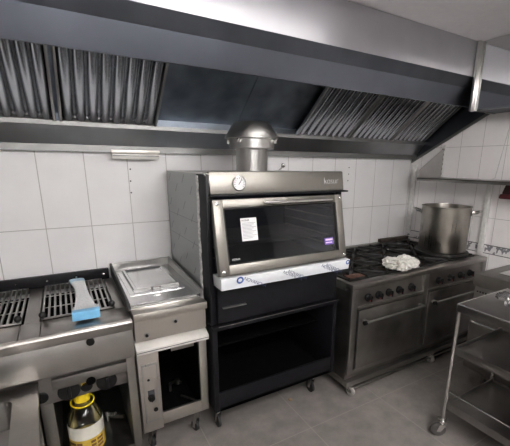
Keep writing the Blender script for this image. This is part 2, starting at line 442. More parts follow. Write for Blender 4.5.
# ------------------------------------------------------------------ shelf on right wall
sh = thing('wall_shelf', (3.1, 1.5, 1.50), 'steel shelf on slotted bracket along right wall above stockpot', 'shelf')
MB().box(2.885, 3.232, .7, 2.27, 1.528, 1.540, .002).box(2.885, 2.889, .7, 2.27, 1.512, 1.540, .001).build('shelf_board', 'dark_steel', sh)
for y in (2.255, 1.0):
    b = MB().prism([(2.89, 1.541), (3.215, 1.541), (3.215, 1.80), (3.19, 1.80), (2.89, 1.612)], 1, y-.003, y+.003).build('bracket', 'steel', sh)
up = MB().box(3.2145, 3.2345, 2.244, 2.276, 1.541, 1.84, .002).build('upright', 'white_paint', sh, label='white slotted upright rail')
for k in range(6):
    for y in (2.2535, 2.2675): MB().box(3.2125, 3.2146, y-.0045, y+.0045, 1.565+k*.045, 1.585+k*.045).build('slot', 'dark_red', up)
o = MB().tube([(3.092, 1.60, 2.0815), (3.1, 1.623, 1.936), (3.1, 1.671, 1.556), (3.09, 1.69, 1.5435), (3.04, 1.75, 1.5435)], .0035, 8).build('cable', 'cable_white')
tag(o, 'thin pale cable running down onto the wall shelf at right picture edge', 'cable')
rp = thing('hanging_pouch', (3.10, 1.56, 1.40), 'dark red object hanging under wall shelf at right picture edge', 'pouch')
MB().hexa([(3.085, 1.50, 1.43), (3.085, 1.595, 1.43), (3.145, 1.595, 1.43), (3.145, 1.50, 1.43), (3.09, 1.49, 1.508), (3.09, 1.575, 1.508), (3.14, 1.575, 1.508), (3.14, 1.49, 1.508)], .012).build('pouch_top', 'darker_red', rp)
MB().hexa([(3.08, 1.50, 1.392), (3.08, 1.612, 1.392), (3.15, 1.612, 1.392), (3.15, 1.50, 1.392), (3.08, 1.50, 1.432), (3.08, 1.606, 1.432), (3.15, 1.606, 1.432), (3.15, 1.50, 1.432)], .012).build('pouch_base', 'dark_red', rp)
MB().tube([(3.115, 1.535, 1.505), (3.115, 1.54, 1.527)], .003).build('hook', 'chrome', rp)

# ------------------------------------------------------------------ gas range
rg = thing('gas_range', (2.424, 2.15, 0), 'dark steel gas range with two oven doors, on casters, under the stockpot', 'range')
RX0, RX1, RY0, RY1, RZ = 1.62, 3.228, 1.693, 2.60, .86
MB().box(RX0, RX1, RY0+.028, RY1, .1205, .80).build('body', 'range_steel', rg)
t = MB()
t.box(RX0, RX1, RY0, RY0+.075, .822, RZ, .004); t.box(RX0, RX1, RY1-.06, RY1, .80, RZ+.012, .003)
t.box(RX0, RX0+.035, RY0+.075, RY1-.06, .80, RZ, .002); t.box(RX1-.035, RX1, RY0+.075, RY1-.06, .80, RZ, .002)
t.box(RX0+.035, RX1-.035, RY0+.075, RY1-.06, .80, .815)
t.build('hob_frame', 'worn_steel', rg)
MB().box(RX0+.036, RX1-.036, RY0+.076, RY1-.061, .8155, .82).build('hob_tray', 'cast_iron', rg)
fr = MB()
for x0, x1 in ((RX0, RX0+.055), (2.375, 2.435), (RX1-.06, RX1)): fr.box(x0, x1, RY0+.002, RY0+.03, .17, .8215, .002)
fr.box(RX0+.055, 2.375, RY0+.002, RY0+.03, .17, .20, .002); fr.box(2.435, RX1-.06, RY0+.002, RY0+.03, .17, .20, .002)
fr.build('front_frame', 'dark_steel', rg)
KX = ((1.78, 1.885, 1.99, 2.10, 2.235), (2.57, 2.72, 2.865, 3.0))
for i, (x0, x1) in enumerate(((RX0+.055, 2.375), (2.435, RX1-.06))):
    cp = MB().hexa([(x0, RY0+.012, .69), (x1, RY0+.012, .69), (x1, RY0+.028, .69), (x0, RY0+.028, .69), (x0, RY0+.024, .82), (x1, RY0+.024, .82), (x1, RY0+.028, .82), (x0, RY0+.028, .82)]).build('control_panel', 'range_steel', rg)
    MB().box(x0, x1, RY0-.008, RY0+.03, .672, .690, .003).build('panel_ledge', 'worn_steel', rg)
    for x in KX[i]:
        z = .742
        k = MB(); k.lathe([(.030, .018), (.029, .004), (.022, 0), (.020, -.018), (.012, -.02)], (x, RY0, z), 20, 'y'); k.box(x-.005, x+.005, RY0-.028, RY0-.015, z-.022, z+.022, .002)
        kb = k.build('knob', 'knob_black', rg)
        MB().box(x-.013, x+.013, RY0-.0205, RY0-.0185, z-.017, z-.011).build('knob_mark', 'red_mark', kb)
    dx0, dx1 = x0+.012, x1-.012
    d = MB().box(dx0, dx1, RY0-.008, RY0+.027, .207, .664, .004).build('oven_door', 'range_steel', rg)
    h = MB(); h.tube([(dx0+.03, RY0-.05, .585), (dx1-.02, RY0-.05, .585)], .009, 12)
    for x in (dx0+.045, dx1-.035): h.box(x-.014, x+.014, RY0-.052, RY0-.0085, .574, .596, .003)
    h.build('handle', 'steel', d, label='steel bar handle')
    MB().lathe([(.016, dx0+.012), (.016, dx0+.03)], (0, RY0-.05, .585), 16, 'x').build('handle_cap', 'knob_black', d)
bs = MB(); bs.box(RX0-.012, RX1, RY0-.012, RY0+.04, .080, .120, .003); bs.box(RX0-.012, RX0+.04, RY0+.04, RY1, .080, .120, .003); bs.box(RX1-.04, RX1, RY0+.04, RY1, .080, .120, .003)
bs.build('base_frame', 'worn_steel', rg)
MB().tube([(RX0+.02, RY0+.0, .045), (RX1-.02, RY0+.0, .045)], .006).build('base_rail', 'worn_steel', rg)
for x, y in ((RX0+.035, RY0+.008), (2.57, RY0+.008), (RX1-.03, RY0+.03), (RX0+.03, RY1-.05), (RX1-.03, RY1-.05)):
    caster(rg, x, y, .0795, .034, 'caster_pale' if x < 3 else 'rubber', ang=.35, lean=-.012)
o = MB().box(2.78, 3.20, 2.545, 2.59, .8725, .908, .004).build('iron_bar', 'brown_grime'); tag(o, 'grimy brown iron bar lying along rear right corner of range behind stockpot', 'iron bar')
# burners and pan supports: 4 columns x 2 rows
bxs = [1.655+.38*(k+.5) for k in range(4)]; bys = [1.775+.38*(k+.5) for k in range(2)]
for x in bxs:
    for y in bys:
        b = MB(); b.lathe([(.06, .8205), (.062, .832), (.05, .838)], (x, y, 0), 24); bo = b.build('burner', 'burnt_iron', rg)
        MB().lathe([(.042, .8385), (.045, .847), (.036, .852), (.012, .853)], (x, y, 0), 24).build('burner_cap', 'cast_iron', bo)
def grate_mesh(x, y, s=.185, z0=.8205, z1=.878, mat='cast_iron'):
    g = MB(); w = .0075
    for a, b in ((-s, -s+.016), (s-.016, s)):
        g.box(x+a, x+b, y-s, y+s, z1-.028, z1-.012, .003); g.box(x-s, x+s, y+a, y+b, z1-.028, z1-.012, .003)
    for dx, dy in ((1, 0), (-1, 0), (0, 1), (0, -1)):
        if dx: g.box(min(x+dx*.03, x+dx*s), max(x+dx*.03, x+dx*s), y-w, y+w, z1-.02, z1, .003)
        else: g.box(x-w, x+w, min(y+dy*.03, y+dy*s), max(y+dy*.03, y+dy*s), z1-.02, z1, .003)
    for dx, dy in ((1, 1), (1, -1), (-1, 1), (-1, -1)):
        M = Matrix.Translation((x, y, 0)) @ Matrix.Rotation(math.atan2(dy, dx), 4, 'Z')
        g.box(.06, s*1.30, -w, w, z1-.02, z1, .003, M)
        g.box(x+dx*(s-.012)-.009, x+dx*(s-.012)+.009, y+dy*(s-.012)-.009, y+dy*(s-.012)+.009, z0, z1-.012, .002)
    return g
colw = ('first', 'second', 'third', 'fourth')
for i, x in enumerate(bxs):
    for j, y in enumerate(bys):
        row = 'front' if j == 0 else 'rear'
        lab = '%s cast iron pan support in %s row of range, counted from the oven' % (colw[i], row)
        if (i, j) == (0, 0): lab = 'rust stained front pan support of range nearest the oven'
        o = grate_mesh(x, y).build('pan_support', 'rusty' if False else 'cast_iron'); tag(o, lab, 'pan support', 'pan supports on the range')
# small rusty plate and steel strip lying on the supports
cp = MB().box(1.66, 1.80, 1.772, 1.84, .8783, .885, .002).build('rusty_plate', 'rusty')
tag(cp, 'small rusty iron plate lying on range corner next to oven', 'iron plate')
pl = MB().box(1.665, 1.83, 1.98, 2.10, .8783, .884, .002).build('steel_offcut', 'worn_steel')
tag(pl, 'pale steel strip lying on range supports close to oven door', 'steel strip')
# iron plate under the pot
ip = MB().lathe([(.232, .8783), (.232, .894), (.222, .8965)], (2.97, 1.99, 0), 40).build('iron_plate', 'cast_iron'); tag(ip, 'round black iron plate under the tall stockpot', 'iron plate')
# stockpot
pc = (2.985, 1.995); R = .205
sp = thing('stockpot', (pc[0], pc[1], .897), 'tall open stainless stockpot standing on right end of range', 'stockpot')
MB().lathe([(R-.02, .897), (R-.004, .901), (R, .915), (R, 1.292), (R+.006, 1.296), (R+.006, 1.302), (R-.004, 1.302), (R-.006, 1.292), (R-.006, .93), (R-.03, .912)], (*pc, 0), 64).build('pot_body', 'pot_steel', sp)
va = math.atan2(pc[1], pc[0])
for sgn in (1, -1):
    a = va+sgn*PI/2+(-.05 if sgn > 0 else .05); u = Vector((math.cos(a), math.sin(a), 0)); w = Vector((-math.sin(a), math.cos(a), 0))
    c0 = Vector((pc[0], pc[1], 1.245))
    pts = []
    for k in range(13):
        t = PI*k/12
        pts.append(c0+u*(R-.002+.078*math.sin(t)**.6)+w*(.062*math.cos(t))+Vector((0, 0, .022*math.sin(t))))
    MB().tube(pts, .0085, 10).box(-.003, .003, -.07, .07, -.02, .02, .002, Matrix.Translation(c0+u*(R-.001)) @ Matrix.Rotation(a, 4, 'Z')).build('handle', 'chrome', sp)
# crumpled white cloth
def crumple(c, size, seed, amp, sub=5, rotz=0., flat=True):
    b = MB(); bm = b.bm
    bmesh.ops.create_icosphere(bm, subdivisions=sub, radius=1)
    Rz = Matrix.Rotation(rotz, 3, 'Z')
    for v in bm.verts:
        p = v.co.copy()
        q = Vector((p.x*size[0], p.y*size[1], p.z*size[2]))
        s_ = q*18+Vector((seed, seed*2, 0))
        n1 = noise.noise(q*9+Vector((seed, 0, 0))); n2 = abs(noise.noise(q*22+Vector((0, seed, 0)))); n3 = abs(noise.noise(q*48+Vector((seed, seed, 3))))
        k = 1+amp*(1.1*n1-1.0*n2-.5*n3+.25)
        q = Vector((q.x*k, q.y*k, q.z*(k+amp*.8*n1)))
        if flat: q.z = max(q.z, -size[2]*.45)
        v.co = Rz @ q+Vector(c)
    return b
o = crumple((2.23, 1.815, .905), (.185, .085, .058), 3.1, .55, 5, .18).build('cleaning_cloth', 'cloth_white'); tag(o, 'crumpled white cloth lying on pan supports in front of stockpot', 'cloth')

# ------------------------------------------------------------------ charcoal oven
ov = thing('charcoal_oven', (1.1, 2.15, 0), 'tall black charcoal oven with glazed steel door and flue', 'oven')
OX0, OX1, OYF, OYB = .645, 1.56, 1.80, 2.55
b = MB()   # black shell (open front cavity)
b.box(OX0, OX0+.03, 1.795, OYB, .75, 1.595, .002); b.box(OX1-.03, OX1, 1.795, OYB, .75, 1.595, .002)
b.box(OX0+.03, OX1-.03, 2.5, OYB, .75, 1.595); b.box(OX0+.03, OX1-.03, 1.80, 2.5, 1.48, 1.595); b.box(OX0+.03, OX1-.03, 1.80, 2.5, .75, 1.06)
b.build('shell', 'black_paint', ov)
plain('cavity', (.075, .088, .13), .45, .3, var=.3, scale=8)
cv = MB(); cv.box(OX0+.031, OX1-.031, 2.44, 2.45, 1.061, 1.479); cv.box(OX0+.031, OX0+.036, 1.82, 2.44, 1.061, 1.479); cv.box(OX1-.036, OX1-.031, 1.82, 2.44, 1.061, 1.479)
cav = cv.build('cavity_lining', 'cavity', ov)
rk = MB()
for k in range(5): rk.box(OX1-.056, OX1-.0365, 1.85, 2.40, 1.13+k*.06, 1.136+k*.06); rk.box(OX0+.0365, OX0+.056, 1.85, 2.40, 1.13+k*.06, 1.136+k*.06)
rk.build('rack_rails', 'worn_steel', cav)
gl = MB()
for k in range(14): gl.tube([(OX0+.06, 1.86+k*.04, 1.19), (OX1-.06, 1.86+k*.04, 1.19)], .004, 6)
gl.build('grill_rack', 'dark_steel', cav)
# side panels under grey protective film
sd = MB().box(OX0-.004, OX0-.0005, 1.935, OYB, .76, 1.597).build('side_panel', 'film_grey', ov, label='left side panel still under grey protective film')
tr = MB(); ys = []
pts = [1.935+random.uniform(-.006, .010) for k in range(31)]
for k in range(30):
    z0 = .80+k*.0262; tr._add([(OX0-.005, 1.905+pts[k]-1.935, z0), (OX0-.005, 1.935, z0), (OX0-.005, 1.935, z0+.0262), (OX0-.005, 1.905+pts[k+1]-1.935, z0+.0262), (OX0-.001, 1.905+pts[k]-1.935, z0), (OX0-.001, 1.935, z0), (OX0-.001, 1.935, z0+.0262), (OX0-.001, 1.905+pts[k+1]-1.935, z0+.0262)], [(0, 1, 2, 3), (7, 6, 5, 4), (0, 4, 5, 1), (3, 2, 6, 7), (0, 3, 7, 4), (1, 5, 6, 2)])
tr.build('torn_film', 'film_torn', sd, smooth=False)
sm = MB()
for z in (1.325, 1.19, .98): sm.box(OX0-.0048, OX0-.0041, 1.94, OYB-.005, z-.0015, z+.0015)
for iy in range(4):
    for iz in range(5):
        y = 2.03+iy*.15; z = .86+iz*.16+(iy % 2)*.06
        M = Matrix.Translation((OX0-.0045, y, z)) @ Matrix.Rotation(.75, 4, 'X')
        sm.box(-.0003, .0003, -.003, .003, -.035, .035, 0, M)
sm.build('film_marks', 'seam_ink', sd)
MB().box(OX1+.0005, OX1+.004, 1.83, OYB, .76, 1.597).build('side_panel', 'film_grey', ov)
tp = MB().box(OX0-.003, OX1+.003, 1.81, OYB, 1.5955, 1.6005).build('top_panel', 'steel', ov)
# header
hd = MB().hexa([(.662, 1.778, 1.492), (1.563, 1.778, 1.492), (1.563, 1.83, 1.492), (.662, 1.83, 1.492), (.662, 1.797, 1.609), (1.563, 1.797, 1.609), (1.563, 1.83, 1.609), (.662, 1.83, 1.609)], .006).build('header', 'oven_steel', ov)
MB().box(.655, 1.585, 1.760, 1.835, 1.482, 1.4915, .002).build('header_lip', 'black_paint', ov)
gz = Vector((.826, 1.785, 1.548))
ga = MB().lathe([(.038, .012), (.040, 0), (.040, -.010), (.036, -.013), (.034, -.010)], gz, 32, 'y').build('gauge', 'chrome', hd)
MB().lathe([(.034, -.0095), (.034, -.0105)], gz, 32, 'y').build('dial', 'white_paper', ga)
nd = MB(); nd.box(-.0015, .0015, -.0125, -.011, -.008, .026, 0, Matrix.Translation(gz) @ Matrix.Rotation(.6, 4, 'Y'))
for k in range(11):
    nd.box(-.001, .001, -.0118, -.0108, .024, .031, 0, Matrix.Translation(gz) @ Matrix.Rotation(-2.2+k*.44, 4, 'Y'))
nd.build('needle', 'dark_ink', ga)
ha = math.atan2(.019, .117)
text_part('brand_lettering', 'kosur', .056, Matrix.Translation((1.405, 1.7837, 1.535)) @ Matrix.Rotation(PI/2-ha, 4, 'X') @ Matrix.Scale(.9, 4, (1, 0, 0)), 'white_paper', hd, .0004, -.022)
lv = MB().tube([(1.098, 1.83, 1.605), (1.118, 1.83, 1.626), (1.128, 1.83, 1.634)], .004).build('damper_lever', 'chrome', ov)
MB().ball((1.134, 1.83, 1.643), .013).build('lever_ball', 'chrome', lv)
# flue
fc = (1.067, 2.10, 0)
MB().lathe([(.100, 1.6006), (.100, 1.742)], fc, 48).build('flue_pipe', 'flue_steel', ov)
cc = MB().lathe([(.141, 1.742), (.141, 1.800), (.10, 1.801)], fc, 48).build('flue_collar', 'flue_steel', ov)
MB().lathe([(.168, 1.800), (.168, 1.806), (.112, 1.896), (.110, 1.897)], fc, 48).build('flue_cap', 'flue_steel', ov)
tb = MB()
for a in (-2.55, -.75, .9, 2.4):
    tb.box(.135, .160, -.012, .012, 1.772, 1.801, .002, Matrix.Translation((fc[0], fc[1], 0)) @ Matrix.Rotation(a, 4, 'Z'))
tb.build('flue_tabs', 'chrome', cc)
# door (leans back at the top)
al = math.atan2(.083, .395)
DM = Matrix.Translation((0, 1.677, 1.072)) @ Matrix.Rotation(-al, 4, 'X')
dx0, dx1, H = .664, 1.530, .404
g = MB()
g.box(dx0, dx0+.055, 0, .045, 0, H, .003, DM); g.box(dx1-.052, dx1, 0, .045, 0, H, .003, DM)
g.box(dx0+.055, dx1-.052, 0, .045, 0, .055, .003, DM); g.box(dx0+.055, dx1-.052, 0, .045, H-.045, H, .003, DM)
door = g.build('door', 'oven_steel', ov)
pane = MB().box(dx0+.055, dx1-.052, .012, .018, .055, H-.045, 0, DM).build('glass_pane', 'oven_glass', door)
gk = MB()
for a, b_, c, d in ((dx0+.055, dx0+.063, .055, H-.045), (dx1-.060, dx1-.052, .055, H-.045)): gk.box(a, b_, .006, .012, c, d, 0, DM)
gk.box(dx0+.063, dx1-.06, .006, .012, .055, .062, 0, DM); gk.box(dx0+.063, dx1-.06, .006, .012, H-.052, H-.045, 0, DM)
gk.build('gasket', 'rubber', door)
hb = MB(); hb.tube([DM @ Vector((.935, -.052, H-.034)), DM @ Vector((1.405, -.052, H-.034))], .0115, 14)
for x in (1.04, 1.285): hb.box(x-.03, x+.03, -.046, .0, H-.044, H-.024, .004, DM)
hb.build('handle', 'chrome', door)
sc = MB()
for x, z in ((dx0+.022, .022), (dx0+.022, H-.022), (dx1-.02, .022), (dx1-.02, H-.02)): sc.lathe([(.010, 0), (.010, -.004), (.006, -.006)], (x, 0, z), 16, 'y', M=DM)
sc.build('screws', 'chrome', door)
# paper notice on the glass
pn = MB().box(.815, .912, .0105, .0118, .175, .300, 0, DM).build('paper_notice', 'white_paper', door, label='white printed paper notice stuck on the glass')
def door_text(name, body, x, v, size, mat, par): return text_part(name, body, size, DM @ Matrix.Translation((x, .0098, v)) @ Matrix.Rotation(PI/2, 4, 'X'), mat, par, .0003)
door_text('notice_heading', 'KOSUR', .822, .283, .014, 'dark_ink', pn)
ln = MB()
for k in range(12): ln.box(.823, .905-(k % 3)*.012, .0098, .0104, .272-k*.0075, .2735-k*.0075+.0006, 0, DM)
ln.build('notice_print', 'grey_ink', pn)
door_text('glass_lettering', 'KOSUR', .745, .078, .014, 'white_paper', door)
st = MB().box(1.372, 1.442, .0105, .0118, .098, .140, 0, DM).build('violet_reflection', 'violet_reflection', door, label='small pink and violet lamp reflection painted at the right of the glass')  # reflection of a purple lamp, painted as a flat patch on the glass
l2 = MB(); l2.box(1.380, 1.436, .0098, .0104, .123, .134, 0, DM); l2.box(1.380, 1.430, .0098, .0104, .107, .114, 0, DM); l2.build('reflection_rows', 'pink_reflection', st)  # bright rows of the painted lamp reflection
# film wrapped strip under the door
fw = MB().hexa([(.670, 1.684, .992), (1.558, 1.684, .992), (1.558, 1.80, .992), (.670, 1.80, .992), (.666, 1.674, 1.058), (1.558, 1.674, 1.058), (1.558, 1.80, 1.058), (.666, 1.80, 1.058)], .002).build('film_strip', 'film_white', ov, label='steel strip below door still in white printed film')
fa = math.atan2(-.010, .061)
FM = Matrix.Translation((0, 1.6835, .994)) @ Matrix.Rotation(PI/2-fa, 4, 'X')
rb = MB(); 
rb.lathe([(.021, 0), (.021, .0008), (.0115, .0008), (.0115, 0), (.021, 0)], (0, 0, 0), 28, 'z', cap=False, M=FM @ Matrix.Translation((.775, .047, .0003)))
rb.build('round_mark', 'blue_ink', fw)
rb = MB(); rb.lathe([(.016, 0), (.016, .0008), (.009, .0008), (.009, 0), (.016, 0)], (0, 0, 0), 28, 'z', cap=False, M=FM @ Matrix.Translation((1.541, .047, .0003)))
rb.build('round_mark', 'blue_ink', fw)
for x, n in ((.795, 1), (1.045, 2), (1.325, 2)):
    for j in range(n):
        text_part('film_print', 'NOVANOVA', .028, FM @ Matrix.Translation((x+j*.034, .046, .0004)) @ Matrix.Rotation(-.46, 4, 'Z'), 'navy_ink', fw, .0002)
# ash drawer, ledge and stand
dr = MB().box(OX0+.035, OX1-.035, 1.772, 1.80, .765, .990, .003).build('ash_drawer', 'black_paint', ov)
MB().box(.705, .85, 1.752, 1.772, .857, .863, .001).build('drawer_lip', 'steel', dr, label='short bright steel lip handle')
MB().box(OX0, OX1, 1.755, 1.80, .738, .752, .003).build('ledge', 'black_paint', ov)
MB().box(OX0+.03, OX1-.005, 1.7535, 1.7565, .7505, .7535).build('ledge_edge', 'steel', ov, label='bright worn edge of the ledge')
s = MB(); s.box(OX0, OX0+.03, 1.78, OYB, .18, .738, .002); s.box(OX1-.03, OX1, 1.78, OYB, .18, .738, .002); s.box(OX0+.03, OX1-.03, 2.5, OYB, .18, .738)
s.box(OX0+.03, OX1-.03, 1.79, 2.5, .71, .738); s.box(OX0+.03, OX1-.03, 1.78, 2.5, .18, .20); s.box(OX0+.03, OX1-.03, 1.78, 1.795, .18, .307, .002)
s.build('stand', 'black_paint', ov)
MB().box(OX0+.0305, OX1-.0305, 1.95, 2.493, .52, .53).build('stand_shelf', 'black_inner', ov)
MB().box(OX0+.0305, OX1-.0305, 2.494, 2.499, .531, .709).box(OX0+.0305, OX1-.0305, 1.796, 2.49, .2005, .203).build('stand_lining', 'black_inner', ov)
for x, y in ((OX0+.05, 1.86), (OX1-.13, 1.86), (OX0+.05, 2.48), (OX1-.05, 2.48)):
    fo = caster(ov, x, y, .179, .045, 'rubber')
    if y < 2: MB().prism([(x-.02, .178), (x+.075, .178), (x-.02, .135)], 1, y-.036, y-.033).build('foot_plate', 'white_paint', ov)

# ------------------------------------------------------------------ griddle unit
gr = thing('griddle_unit', (.43, 2.2, 0), 'narrow steel griddle unit with open cabinet between grill and oven', 'griddle')
GX0, GX1 = .238, .628
MB().box(GX0, GX1, 1.80, 2.59, .862, .903, .003).build('worktop', 'griddle_steel', gr)
w = MB()
w.hexa([(GX0-.012, 1.87, .904), (GX0, 1.87, .904), (GX0, 2.59, .904), (GX0-.012, 2.59, .904), (GX0-.012, 1.90, .945), (GX0, 1.90, .945), (GX0, 2.59, .985), (GX0-.012, 2.59, .985)])
w.build('splash_guard', 'cast_iron', gr)
w = MB()
w.hexa([(GX1-.012, 1.87, .904), (GX1, 1.87, .904), (GX1, 2.59, .904), (GX1-.012, 2.59, .904), (GX1-.012, 1.875, .952), (GX1, 1.875, .952), (GX1, 2.59, .985), (GX1-.012, 2.59, .985)])
w.box(GX0, GX1-.012, 2.575, 2.59, .904, .983)
w.build('splash_guard', 'steel', gr)
MB().box(GX0+.001, GX1-.013, 1.87, 2.574, .9035, .932, .003).build('griddle_plate', 'cover_steel', gr)
MB().box(GX0+.0015, GX1-.0135, 1.868, 1.8705, .914, .917).build('plate_seam', 'seam_ink', gr)
MB().box(GX0+.005, GX1-.002, 1.83, 2.58, .735, .862).build('front_panel', 'griddle_steel', gr)
for x, z in ((.452, .815), (.298, .768)):
    k = MB().lathe([(.014, 0), (.014, -.006)], (x, 1.83, z), 18, 'y').build('knob_socket', 'steel', gr)
    MB().lathe([(.008, -.006), (.008, -.014)], (x, 1.83, z), 14, 'y').build('knob_stem', 'knob_black', k)
MB().hexa([(GX0-.001, 1.800, .672), (GX1+.002, 1.800, .672), (GX1+.002, 1.88, .672), (GX0-.001, 1.88, .672), (GX0-.001, 1.798, .700), (GX1+.002, 1.798, .700), (GX1+.002, 1.88, .734), (GX0-.001, 1.88, .734)], .002).build('drip_tray', 'tray_steel', gr, label='pale full width drip tray under the griddle panel')
MB().box(GX0, GX1, 1.7985, 1.8005, .684, .688).build('tray_groove', 'seam_ink', gr)
c = MB()
c.box(GX0+.002, .350, 1.832, 2.56, .17, .671, .002); c.box(.578, GX1-.004, 1.832, 2.56, .19, .671, .002)
c.box(.350, .578, 1.832, 1.85, .19, .265, .002); c.box(.350, .578, 1.85, 2.55, .19, .205)
c.build('cabinet', 'griddle_steel', gr)
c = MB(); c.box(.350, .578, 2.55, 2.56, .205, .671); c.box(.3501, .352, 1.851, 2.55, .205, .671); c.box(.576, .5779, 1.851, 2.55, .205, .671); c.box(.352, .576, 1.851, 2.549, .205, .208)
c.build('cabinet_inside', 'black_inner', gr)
MB().box(.425, .556, 1.853, 1.858, .625, .6715).build('flap', 'worn_steel', gr)
cp = MB().box(.256, .336, 1.824, 1.8315, .235, .60, .006).build('control_panel', 'steel_z', gr)
q = MB(); 
q.box(.262, .330, 1.822, 1.8245, .250, .585, .0015)
q.build('panel_recess', 'griddle_steel', cp)
MB().lathe([(.007, 0), (.007, -.003)], (.286, 1.822, .505), 14, 'y').build('keyhole', 'knob_black', cp)
MB().box(.277, .313, 1.8205, 1.822, .390, .440, .0005).build('switch_plate', 'dark_ink', cp)
MB().lathe([(.019, 0), (.017, -.018), (.012, -.02)], (.293, 1.8205, .395), 18, 'y').box(.290, .296, 1.795, 1.802, .38, .41, .001).build('control_knob', 'knob_black', cp)
MB().lathe([(.012, 0), (.012, -.005)], (.312, 1.822, .312), 16, 'y').build('gas_port', 'knob_black', cp)
v = MB(); v.tube([(.46, 2.1, .208), (.46, 2.1, .26), (.49, 2.08, .285), (.52, 2.05, .28)], .009); v.lathe([(.016, 0), (.016, .03)], (.50, 2.07, .268), 14); v.tube([(.50, 2.0, .222), (.57, 1.9, .222)], .006)
v.build('gas_pipe', 'worn_steel', gr)
for x, y in ((.298, 1.90), (.565, 1.90), (.298, 2.5), (.565, 2.5)): caster(gr, x, y, .169 if x < .4 else .189, .032, 'rubber', ang=.3)
# loose steel cover on the griddle
cx0, cx1, cy0, cy1 = .262, .566, 2.01, 2.50
cv = thing('griddle_cover', (.414, 2.25, .9325), 'shiny embossed steel cover lying on the griddle plate', 'cover')
m = MB()
def rect(x0, x1, y0, y1, z): return [(x0, y0, z), (x1, y0, z), (x1, y1, z), (x0, y1, z)]
m.loft([rect(cx0, cx1, cy0, cy1, .9325), rect(cx0, cx1, cy0, cy1, .938), rect(cx0+.022, cx1-.022, cy0+.03, cy1-.03, .940), rect(cx0+.026, cx1-.026, cy0+.034, cy1-.034, .958), rect(cx0+.038, cx1-.038, cy0+.05, cy1-.05, .960), rect(cx0+.046, cx1-.046, cy0+.06, cy1-.06, .950)])
m.build('cover_sheet', 'cover_steel', cv, smooth=False)
MB().tube([(.385, 2.030, .9405), (.385, 2.020, .962), (.388, 2.012, .968), (.425, 2.012, .968), (.428, 2.020, .962), (.428, 2.030, .9405)], .004).build('lift_loop', 'chrome', cv)

# ------------------------------------------------------------------ char grill unit
cg = thing('grill_unit', (-.35, 2.2, 0), 'wide steel char grill with twin bar grids left of griddle', 'grill')
AX0, AX1 = -.95, .233
t = MB(); ZT = .885
xs = [AX0, -.655, -.245, -.16, AX1-.002]
for a, b_ in zip(xs[:-1], xs[1:]): t.box(a+.0015, b_-.0015, 1.812, 1.995, .855, ZT, .002)
t.box(-.232, -.168, 1.9955, 2.59, .855, ZT, .002); t.box(.178, AX1-.002, 1.9955, 2.59, .855, ZT, .002); t.box(AX0, -.62, 1.9955, 2.59, .855, ZT, .002)
t.box(-.618, -.234, 2.575, 2.59, .855, ZT); t.box(-.166, .176, 2.575, 2.59, .855, ZT)
t.build('worktop', 'worn_steel', cg)
MB().hexa([(AX0, 1.803, .825), (AX1, 1.803, .825), (AX1, 1.83, .825), (AX0, 1.83, .825), (AX0, 1.800, .866), (AX1, 1.800, .866), (AX1, 1.8115, .884), (AX0, 1.8115, .884)], .003).build('front_lip', 'worn_steel', cg)
MB().hexa([(AX0, 1.802, .677), (AX1-.003, 1.802, .677), (AX1-.003, 2.58, .677), (AX0, 2.58, .677), (AX0, 1.818, .8245), (AX1-.003, 1.818, .8245), (AX1-.003, 2.58, .8245), (AX0, 2.58, .8245)], .002).build('front_panel', 'steel_x', cg)
pit = MB(); pit.box(-.617, -.235, 1.996, 2.574, .8255, .832); pit.box(-.165, .175, 1.996, 2.574, .8255, .832); pit.build('fire_pit', 'black_inner', cg)
MB().lathe([(.019, 0), (.018, -.010), (.010, -.012)], (.036, 1.8155, .805), 20, 'y').build('knob', 'knob_black', cg)
MB().box(AX0, .215, 2.566, 2.595, .8855, .958, .003).build('back_rail', 'black_paint', cg, label='black back rail against the tiles')
bo = MB()
for k in range(6): bo.lathe([(.006, 0), (.006, -.003)], (-.62+k*.16, 2.566, .925), 10, 'y')
bo.build('rail_bolts', 'chrome', cg)
fl = MB().box(-.150, .195, 1.846, 1.872, .575, .632, .004).build('front_flap', 'dark_steel', cg)
MB().lathe([(.022, 0), (.022, -.004)], (.016, 1.8455, .578), 20, 'y').build('finger_hole', 'black_inner', fl)
MB().box(-.94, .19, 1.88, 1.90, .49, .676, .002).build('valve_panel', 'dark_steel', cg)
for x, r in ((-.20, .028), (-.085, .050), (-.006, .028), (.088, .050)):
    k = MB().lathe([(r, 0), (r, -.006), (r*.9, -.008)], (x, 1.88, .535), 24, 'y').build('valve_knob', 'knob_black', cg)
    if r > .04: MB().box(x-.008, x+.008, 1.852, 1.872, .505, .565, .003).build('knob_grip', 'knob_black', k)
MB().box(-.03, .0, 1.872, 1.8795, .545, .60, .001).build('brass_tag', 'label_yellow', cg)
for bb in ((.188, AX1-.003, 1.845, 2.56, .085, .676), (-.215, -.160, 1.901, 2.56, .085, .4895), (-.94, -.90, 1.901, 2.56, .085, .676)):
    MB().box(*bb, .002).build('cabinet_post', 'worn_steel', cg)
MB().box(-.159, .187, 1.87, 2.55, .085, .10).box(-.899, -.216, 1.87, 2.55, .085, .10).build('bottom_shelf', 'dark_steel', cg)
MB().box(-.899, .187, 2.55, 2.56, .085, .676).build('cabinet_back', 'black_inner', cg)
g = MB(); g.tube([(.02, 2.2, .13), (.17, 2.1, .13)], .012); g.tube([(.08, 2.15, .101), (.08, 2.15, .17), (.12, 2.1, .17)], .009); g.lathe([(.018, 0), (.018, .03)], (.08, 2.15, .14), 14)
g.build('gas_pipe', 'worn_steel', cg)
for x, y in ((-.91, 1.91), (.21, 1.91), (-.91, 2.5), (.21, 2.5)): caster(cg, x, y, .084, .028)
